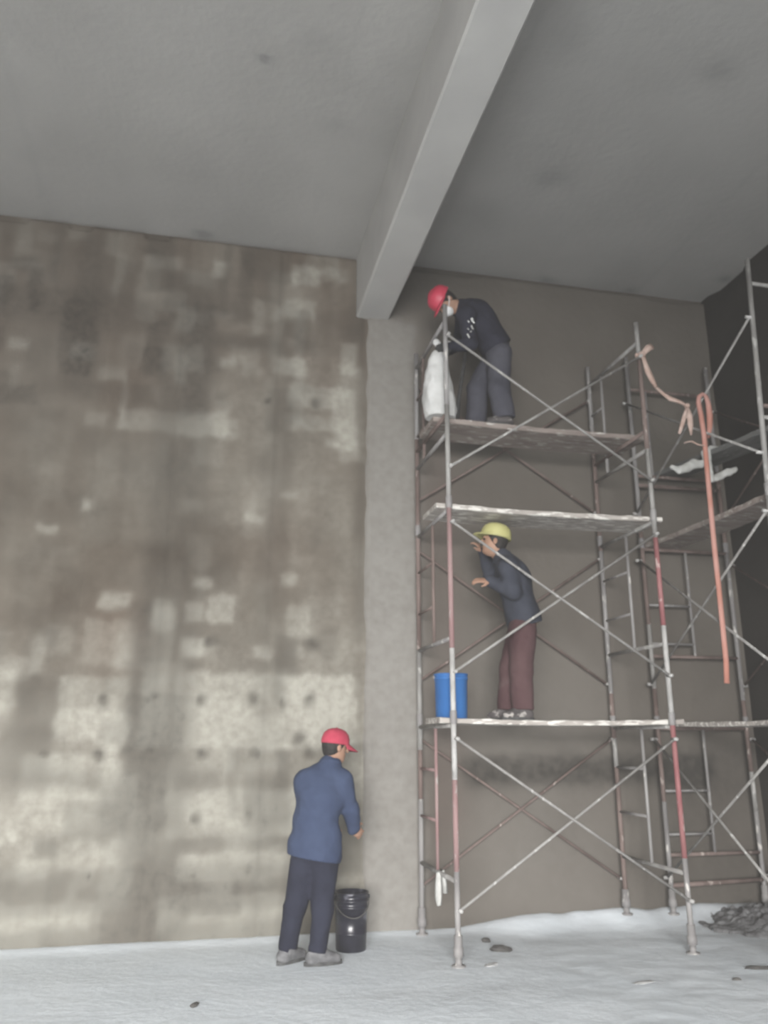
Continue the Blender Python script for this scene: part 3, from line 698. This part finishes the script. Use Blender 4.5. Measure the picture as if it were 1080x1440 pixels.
        for i in range(N):
            an = 2*math.pi*i/N; p = c+t*(.045+.142*math.cos(an))+u*(.047*math.sin(an)*(1+.12*math.cos(an)))
            lo_.append(bm.verts.new((p.x, p.y, gz-.004))); hi_.append(bm.verts.new((p.x, p.y, gz+.02)))
        for i in range(N): bm.faces.new((lo_[i], lo_[(i+1) % N], hi_[(i+1) % N], hi_[i]))
        bm.faces.new(lo_[::-1]); bm.faces.new(hi_); from_bm('sole', bm, M['sole'], sh)
    if gloves:
        for s, hd in (('R', hand_R), ('L', hand_L)):
            if hd:
                w = J['wr'+s]; G = Field([w, w+Vector(hd[0]).normalized()*.2], .08, .005)
                hand_prims(G, w, *hd[:3], .008, .005, hd[5] if len(hd) > 5 else .5)
                G.cone(w-Vector(hd[0]).normalized()*.03, w+Vector(hd[0]).normalized()*.02, .036, .036, .01); G.mesh('glove', 'glove', root)
    return J, hf, hu, hs, body, jk

def hard_hat(root, h, hf, hu, hs, mat):
    rot = Matrix((hs, hf, hu)).transposed(); base = h+hu*.052-hf*.008
    prof = [(.114, -.004), (.116, .004), (.113, .012), (.112, .03), (.107, .06), (.094, .09), (.070, .112), (.038, .124), (.004, .128), (.002, .118), (.10, .02), (.104, -.004)]
    o = lathe('helmet', prof, M[mat], root, 36, base, 1.0, 1.16, rot)
    bm = bmesh.new(); lo_, up_ = [], []
    for i in range(25):           # peak
        a = math.radians(10+160*i/24); r0, r1 = .110, .113+.052*math.sin(a)**1.5
        for r, zz, L in ((r0, .006, lo_), (r1, -.010, up_)):
            L.append((bm.verts.new(base+hs*(r*math.cos(a))+hf*(r*1.16*math.sin(a))+hu*(zz-.004)), bm.verts.new(base+hs*(r*math.cos(a))+hf*(r*1.16*math.sin(a))+hu*(zz+.004))))
    for i in range(24):
        a, b, c, d = lo_[i], lo_[i+1], up_[i+1], up_[i]
        bm.faces.new((a[0], b[0], c[0], d[0])); bm.faces.new((a[1], d[1], c[1], b[1])); bm.faces.new((d[0], c[0], c[1], d[1])); bm.faces.new((a[0], a[1], b[1], b[0]))
    bm.faces.new((lo_[0][0], up_[0][0], up_[0][1], lo_[0][1])); bm.faces.new((lo_[24][0], lo_[24][1], up_[24][1], up_[24][0]))
    from_bm('peak', bm, M[mat], o, True)
    pts = [base+hf*(.122*math.cos(t)*1.0)+hu*(.124*math.sin(t)+.004) for t in np.linspace(.25, math.pi-.25, 16)]
    tube('ridge', pts, .009, M[mat], o, 8)
    return o

def P(x, y, Y): return at_y(x, y, Y)

# ---- worker on the floor, back turned, blue jacket, red cap
Y0 = -.76
r3 = empty('person', at_z(432, 1353, 0), 'person in blue jacket, dark trousers and red cap standing beside the black pail', 'person')
gzA = .0
J3 = dict(head=P(472, 1052, Y0+.03), neck=P(463, 1078, Y0), chest=P(450, 1118, Y0), pelvis=P(441, 1200, Y0),
          shR=P(481, 1098, Y0-.04), elR=P(492, 1138, Y0-.02), wrR=P(497, 1164, Y0+.04),
          shL=P(430, 1099, Y0+.04), elL=P(432, 1142, Y0+.20), wrL=P(456, 1158, Y0+.34),
          hipR=P(456, 1212, Y0-.03), hipL=P(428, 1212, Y0+.03), knR=P(454, 1278, Y0-.06), knL=P(415, 1275, Y0+.0),
          anR=P(446, 1341, Y0-.10), anL=P(404, 1334, Y0+.0))
for k in ('anR', 'anL'): J3[k] = Vector((J3[k].x, J3[k].y, .09+fz(J3[k].x, J3[k].y)))
J, hf, hu, hs, body, jk = build_person(r3, J3, (.93, .34, -.12), (.12, .05, 1), dict(jacket='blue_jacket', trousers='navy_trousers', hair='hair', shoe='shoe_grey'),
    hand_R=((.55, .45, -.45), (-.3, .8, .1), 1, .006, 0, .6), hand_L=((.7, .2, -.5), (.1, -.8, 0), -1, .006, 0, .5), seed=11, jacket_len=.035, bulk=1.35, leg=-.010,
    toeR=(1, .12, 0), toeL=(.80, .6, 0))
h = J['head']; rot = Matrix((hs, hf, hu)).transposed()
cp = lathe('cap', [(.100, -.012), (.103, .0), (.101, .03), (.090, .065), (.066, .092), (.034, .106), (.004, .110), (.002, .104), (.06, .085), (.095, .02), (.096, -.01)], M['cap_red'], r3, 32, h+hu*.040-hf*.008, .95, 1.12, rot)
bm = bmesh.new(); rows = []
for i in range(17):
    a = math.radians(22+136*i/16); row = []
    for j in range(5):
        q = j/4; r = .100+q*.085*math.sin(a)**.8
        pnt = h+hu*.036-hf*.008+hs*(.95*(.100+q*.0)*math.cos(a))+hf*(1.12*r*math.sin(a))-hu*(.045*q*math.sin(a)+.012*q*math.cos(a)**2*2)
        row.append((bm.verts.new(pnt), bm.verts.new(pnt+hu*.005)))
    rows.append(row)
for a, b in zip(rows, rows[1:]):
    for j in range(4):
        bm.faces.new((a[j][0], b[j][0], b[j+1][0], a[j+1][0])); bm.faces.new((a[j][1], a[j+1][1], b[j+1][1], b[j][1]))
    bm.faces.new((a[4][0], b[4][0], b[4][1], a[4][1])); bm.faces.new((a[0][1], b[0][1], b[0][0], a[0][0]))
for row in (rows[0], rows[-1]):
    for j in range(4): bm.faces.new((row[j][0], row[j+1][0], row[j+1][1], row[j][1]))
from_bm('peak', bm, M['cap_red'], cp, True)
lathe('button', [(.009, 0), (.009, .004), (.002, .007)], M['cap_red'], cp, 10, h+hu*.148-hf*.008, 1, 1, rot)

# ---- worker on the lower plank, yellow helmet, looking left towards the wall
Y0 = -.90; PZ = 1.7
r2 = empty('person', Vector((2.45, Y0, PZ)), 'person in yellow helmet, slate jacket and maroon trousers standing on the lower plank', 'person')
J2 = dict(head=P(694, 764, Y0+.04), neck=P(708, 787, Y0), chest=P(722, 815, Y0), pelvis=P(737, 872, Y0),
          shL=P(714, 797, Y0-.15), elL=P(722, 833, Y0-.17), wrL=P(690, 818, Y0-.06),
          shR=P(708, 793, Y0+.16), elR=P(690, 812, Y0+.24), wrR=P(681, 779, Y0+.26),
          hipL=P(735, 884, Y0-.08), hipR=P(733, 884, Y0+.09), knL=P(733, 940, Y0-.09), knR=P(719, 942, Y0+.10),
          anL=P(735, 990, Y0-.10), anR=P(714, 990, Y0+.10))
for k in ('anR', 'anL'): J2[k] = Vector((J2[k].x, J2[k].y, PZ+.088-.016))
J, hf, hu, hs, body, jk = build_person(r2, J2, (-.90, .30, .20), (.18, 0, 1), dict(jacket='slate_jacket', trousers='maroon_trousers', hair='hair', shoe='shoe_dark'),
    hand_L=((-.95, .1, .12), (.0, .5, -.7), 1, .006, 0, .45), hand_R=((-.45, .25, .85), (-.6, .6, -.2), 1, .006, 0, .5), seed=23, jacket_len=.05, bulk=1.05, leg=.012,
    toeR=(-1, .15, 0), toeL=(-1, -.1, 0))
hard_hat(r2, J['head'], hf, hu, hs, 'helmet_yellow')

# ---- worker on the top plank, bent over, red helmet and white mask
Y0 = -.72; PZ = 4.24
r1 = empty('person', Vector((2.43, Y0, PZ)), 'person in red helmet and white mask bending over on the top plank', 'person')
J1 = dict(head=P(628, 426, Y0-.02), neck=P(648, 434, Y0), chest=P(672, 446, Y0), pelvis=P(699, 489, Y0),
          shL=P(655, 444, Y0-.16), elL=P(661, 484, Y0-.20), wrL=P(635, 488, Y0-.215),
          shR=P(652, 440, Y0+.16), elR=P(648, 478, Y0+.22), wrR=P(635, 491, Y0-.015),
          hipL=P(702, 499, Y0-.09), hipR=P(698, 499, Y0+.09), knL=P(702, 548, Y0-.10), knR=P(672, 548, Y0+.10),
          anL=P(709, 588, Y0-.10), anR=P(668, 590, Y0+.10))
for k in ('anR', 'anL'): J1[k] = Vector((J1[k].x, J1[k].y, PZ+.088-.016))
J, hf, hu, hs, body, jk = build_person(r1, J1, (-.40, -.02, -.92), (-.92, 0, .40), dict(jacket='navy_jacket', trousers='grey_trousers', hair='hair', shoe='shoe_dark'),
    hand_L=((-.97, .10, -.12), (.0, .95, -.1), 1, .006, 0, .7), hand_R=((-.93, -.30, -.15), (.0, -.95, -.1), -1, .006, 0, .7), gloves=True, seed=37, jacket_len=.03, bulk=1.35, leg=.016,
    toeR=(-1, .1, 0), toeL=(-1, -.1, 0))
hard_hat(r1, J['head'], hf, hu, hs, 'helmet_red')
h = J['head']; Mk = Field([h+hf*.08], .11, .004)
Mk.ell(h+hf*.072-hu*.042, (.056, .05, .056), (hs, hf, hu), .0); Mk.cut(h+hf*.052-hu*.04, hf)
mk = Mk.mesh('face_mask', 'mask', r1)
for sg in (1, -1):
    tube('ear_loop', [h+hf*.065-hu*.03+hs*.050*sg, h+hf*.03-hu*.012+hs*.082*sg, h-hf*.02+hu*.01+hs*.088*sg], .004, M['mask'], mk, 6)
sm = Field([J['shL'], J['elL']], .1, .006)      # dried plaster splashed down the near sleeve
for i, (t, o, r) in enumerate(((.26, .012, .012), (.36, -.012, .008), (.40, .022, .007), (.52, .004, .010), (.63, -.022, .007), (.72, -.006, .008), (.84, -.026, .010))):
    a = lerp(J['shL'], J['elL'], t)+Vector((o*1.6, -.084, 0)); sm.cone(a, a+Vector((.012, 0, -.03+.02*(i % 3))), r, r*.6, .012, ((0, 1, 0), .7))
sm.wrinkle(.006, 45, 2)
sm.mesh('plaster_splash', 'rag', jk)

# ------------------------------------------------------------------ pails, sack, rags, strap, rubble
pz = 1.70-.006
c = at_y(635, 1004, -.86); c.z = pz
bp_ = empty('pail', c, 'blue plastic pail standing on the plank behind the scaffold post', 'pail')
lathe('body', [(.118, .0), (.124, .004), (.130, .30), (.136, .302), (.136, .318), (.131, .32), (.133, .335), (.137, .337), (.137, .348), (.128, .348), (.116, .02), (.02, .015)], M['blue_pail'], bp_, 40, c)
pts = [c+Vector((.139*math.cos(a), -.03-.135*abs(math.sin(a))*.35, .31-.16*math.sin(a))) for a in np.linspace(0, math.pi, 20)]
tube('handle', [c+Vector((.137, 0, .31)), c+Vector((.139, .02, .335))], .006, M['steel'], bp_, 8)
tube('handle', [c+Vector((-.137, 0, .31)), c+Vector((-.139, .02, .335))], .006, M['steel'], bp_, 8)

c = at_z(495, 1338, 0); c.y += .05; c.z = fz(c.x, c.y)-.002
bk = empty('pail', c, 'tall black plastic pail on the floor behind the legs in dark trousers', 'pail')
lathe('body', [(.108, .0), (.114, .005), (.118, .12), (.121, .122), (.121, .13), (.119, .132), (.124, .30), (.130, .302), (.130, .315), (.125, .317), (.126, .345), (.132, .347), (.132, .36), (.126, .361), (.128, .395), (.134, .397), (.134, .41), (.124, .41), (.108, .02), (.02, .016)], M['black_pail'], bk, 40, c)
pts = [c+Vector((.135*math.cos(a), -.133*math.sin(a)*.97, .372-.13*math.sin(a))) for a in np.linspace(.02, math.pi-.02, 22)]
tube('handle', pts, .004, M['chip'], bk, 8)
for sg in (1, -1): tube('handle_lug', [c+Vector((.122*sg, 0, .372)), c+Vector((.142*sg, 0, .372))], .014, M['black_pail'], bk, 10)

# white sack at the end of the top plank
YS = -.86
bz0 = 4.236
S = Field([at_y(597, 580, YS), at_y(640, 490, YS)], .2, .008)
prof = [(619, 584, .135, .07), (619, 574, .140, .07), (618, 560, .140, .085), (617, 545, .130, .09), (616, 528, .112, .085), (617, 512, .092, .07), (619, 501, .068, .05), (621, 493, .030, .03)]
for (a, b) in zip(prof, prof[1:]):
    S.cone(at_y(a[0], a[1], YS), at_y(b[0], b[1], YS), a[2], b[2], .03, ((0, 1, 0), .82))
S.cone(at_y(622, 492, YS), at_y(614, 482, YS-.01), .026, .036, .015, ((0, 1, 0), .5)); S.cone(at_y(622, 492, YS), at_y(630, 484, YS+.02), .024, .034, .015, ((0, 1, 0), .5))
S.wrinkle(.022, 9, 5, (1, 1, .35)); S.wrinkle(.008, 24, 8, (1, 1, .5))
S.cut((0, 0, bz0), (0, 0, 1))
sk = S.mesh('sack', 'sack', None)
tag(sk, 'full white sack standing at the end of the top plank behind the post', 'sack')
tube('rod', [Vector((at_y(642, 589, -.80).x, -.80, 4.228)), at_y(645, 562, -.82), at_y(652, 515, -.87), at_y(655, 495, -.89)], [.024, .018, .016, .014], M['glove'], None, 8)
o = bpy.data.objects['rod']; tag(o, 'thin black rod leaning between the white sack and the grey trousers', 'rod')

# rag on the lowest crossbar
xr, yr = x1, -.72
def rag(name, label, pts, widths, normal, mat='rag', group=None, thick=.01):
    o = ribbon(name, pts, widths, normal, M[mat], None, thick); tag(o, label, 'rag', group); return o
zb_ = .55+.02
rag('rag', 'small white rag hanging from the lowest crossbar of the scaffold', [(xr+.035, yr+.02, zb_-.16), (xr+.022, yr+.01, zb_-.04), (xr+.008, yr, zb_+.006), (xr-.018, yr, zb_-.02), (xr-.026, yr-.01, zb_-.10), (xr-.03, yr-.02, zb_-.19), (xr-.028, yr-.035, zb_-.24)],
    [.05, .05, .045, .05, .07, .075, .03], (-1, -.25, 0))

# cloth strips knotted round the far front post, sagging over to the corner scaffold
kz = at_y(903, 498, y1-.035)
cs = empty('cloth_strip', kz, 'peach cloth strip knotted round the tall post top with loose tails', 'cloth')
K = Field([kz], .1, .005); K.ell(kz, (.035, .03, .028), None, .01); K.cone(kz+Vector((-.03, .035, 0)), kz+Vector((.03, .035, 0)), .02, .02, .01); K.wrinkle(.006, 40, 3); K.mesh('knot', 'ribbon_peach', cs)
def strip(name, pxs, Y, w, mat, par, thick=.004):
    pts = [at_y(x, y, Y+dy) for x, y, dy in pxs]; return ribbon(name, pts, w, (-.2, -1, .1), M[mat], par, thick)
strip('tail', [(903, 498, 0), (907, 494, -.01), (912, 489, -.015), (917, 487, -.01)], y1-.04, [.04, .05, .065, .06], 'ribbon_peach', cs)
strip('tail', [(904, 500, 0), (907, 510, -.01), (911, 522, -.01), (917, 534, .0), (923, 545, .01)], y1-.04, [.04, .04, .055, .05, .03], 'ribbon_peach', cs)
kb = at_y(966, 571, -1.20)
cs2 = empty('cloth_strip', kb, 'peach cloth strip sagging towards the orange strap and ending in a knot with two tails', 'cloth')
K = Field([kb], .08, .005); K.ell(kb, (.026, .03, .024), None, .01); K.wrinkle(.005, 40, 3); K.mesh('knot', 'ribbon_peach', cs2)
strip('tail', [(966, 571, 0), (958, 566, -.02), (950, 563, -.03), (943, 561, -.03), (933, 554, .0), (923, 545, .03)], -1.19, [.025, .035, .04, .045, .03, .03], 'ribbon_peach', cs2)
strip('tail', [(966, 572, 0), (963, 585, 0), (959, 598, 0), (955, 610, .0)], -1.22, [.02, .04, .035, .02], 'ribbon_peach', cs2)
strip('tail', [(967, 573, 0), (970, 585, 0), (971, 598, 0), (972, 612, .0)], -1.22, [.02, .055, .05, .012], 'ribbon_peach', cs2)
tw = [at_y(x, y, Yw) for x, y, Yw in ((962, 623, -1.34), (968, 621, -1.37), (974, 621, -1.40), (981, 625, -1.42), (991, 627, -1.43))]
tag(tube('wire', tw, .006, M['ribbon_peach'], None, 8), 'short pale twist of wire beside the orange strap', 'wire')

# orange strap looped over the upper brace of the corner scaffold
def on_brace(t): return lerp((xb-.03, yb_, 3.699), (NX(4.879)-.03, yn, 4.879), t)
top = on_brace(.645)
ps = [(1022, 961), (1021, 930), (1016, 880), (1011, 830), (1004, 765), (999, 710), (994, 655), (990, 612), (986, 585), (982, 566), (983, 558), (988, 554), (993, 558), (996, 568), (998, 585), (998, 600), (996, 616)]
o = ribbon('strap', [at_y(x, y, top.y-.03+(.02 if i > 11 else -.05*min(1, (9-i)/2)-.03*(i < 5) if i < 9 else 0)) for i, (x, y) in enumerate(ps)], [.040]*9+[.040, .036, .034, .038, .044, .052, .046, .028], (-.35, -1, .1), M['strap'], None, .006)
tag(o, 'long orange strap looped over the brace of the corner scaffold and hanging down', 'strap')

# two pale rags by the dark top plank
bz1 = 4.067-.012
def plank_edge(Y): return 4.55+.35*(-Y-.05)/2.07-.15          # left edge of the dark plank
def blob_rag(label, cs_, Y, seed):
    pts = [at_y(c[0], c[1], Y) for c in cs_]; e = plank_edge(Y)
    near = min(pts, key=lambda p: abs(p.x-e))
    flap = [near, Vector((e-.020, Y, 4.06)), Vector((e-.018, Y, 4.15)), Vector((e+.015, Y, 4.178)), Vector((e+.10, Y, 4.180))]   # folded over the edge
    Fd = Field(pts+flap, .09, .006)
    for i in range(len(cs_)-1): Fd.cone(pts[i], pts[i+1], cs_[i][2], cs_[i+1][2], .015, ((0, 1, 0), .6))
    for p, q, r0, r1 in zip(flap, flap[1:], (.030, .022, .018, .018), (.022, .018, .018, .016)): Fd.cone(p, q, r0, r1, .012)
    Fd.wrinkle(.008, 22, seed, (1, 1, 1)); o = Fd.mesh('rag', 'rag', None); tag(o, label, 'rag'); return o
blob_rag('crumpled pale rag hanging off the plank beside the orange strap', [(945, 657, .020), (955, 661, .034), (966, 658, .042), (976, 652, .046), (984, 653, .040)], -.80, 3)
blob_rag('rolled pale rag hanging below the dark top plank', [(1000, 674, .024), (1006, 672, .030), (1014, 669, .034), (1025, 664, .036), (1034, 660, .026)], -.86, 5)

# chips and rubble on the floor
def chip(label, x, y, sx, sy, sz, rotz, mat, seed, cat='debris', Y=None, name='mortar_chip'):
    p = at_z(x, y, 0.0); p.z = fz(p.x, p.y); r = random.Random(seed); bm = bmesh.new()
    bmesh.ops.create_icosphere(bm, subdivisions=2, radius=1)
    for v in bm.verts:
        k = 1+r.uniform(-.22, .22); v.co = Vector((v.co.x*sx*k, v.co.y*sy*k, max(v.co.z, -.35)*sz*k))
    bm.transform(Matrix.Translation((p.x, p.y, p.z+sz*.30)) @ Matrix.Rotation(rotz, 4, 'Z'))
    o = from_bm(name, bm, M[mat]); tag(o, label, cat); return o
chip('flat dark chip of mortar on the pale floor under the scaffold', 703, 1337, .085, .035, .03, -.3, 'chip', 1)
chip('small dark crumb of mortar close to the wall under the scaffold', 683, 1325, .04, .03, .022, .2, 'chip', 2)
chip('grey crumb of mortar beside the front scaffold foot', 691, 1358, .06, .03, .012, .5, 'chip_pale', 3)
chip('lone dark crumb on the bare floor away from the scaffold', 273, 1415, .035, .02, .016, .9, 'chip', 4)
chip('long thin dark offcut on the floor in front of the rubble', 1068, 1363, .11, .018, .016, -.2, 'chip', 5)
chip('tiny dark crumb on the floor near the long offcut', 1036, 1378, .03, .016, .012, -.3, 'chip', 6)
chip('flat grey smear of mortar in front of the far front foot', 905, 1383, .09, .03, .008, .1, 'chip_pale', 7)
def heap_fn(u, v):
    x = 4.30+u*1.0; y = -.95+v*.95
    e = 1-np.sqrt(((u-.8)/.8)**2+((v-.6)/.6)**2)+.45*(fbm(u*7, v*7, 0, 3, 44)-.5)
    hgt = .16*np.clip(e, 0, 1)**.8*(.5+.8*fbm(u*22, v*22, 0, 2, 46))+.05*np.clip(e*3, 0, 1)*(np.floor(fbm(u*14, v*14, 0, 2, 48)*6)/6-.3)
    return np.stack([x, y, hgt-.03*(e <= .02)+.01], -1)
rb = grid_mesh('rubble_heap', np.linspace(0, .95, 110), np.linspace(0, .965, 110), heap_fn, M['rubble'])
tag(rb, 'low heap of dark grey rubble at the foot of the corner scaffold', 'rubble', None, 'stuff')
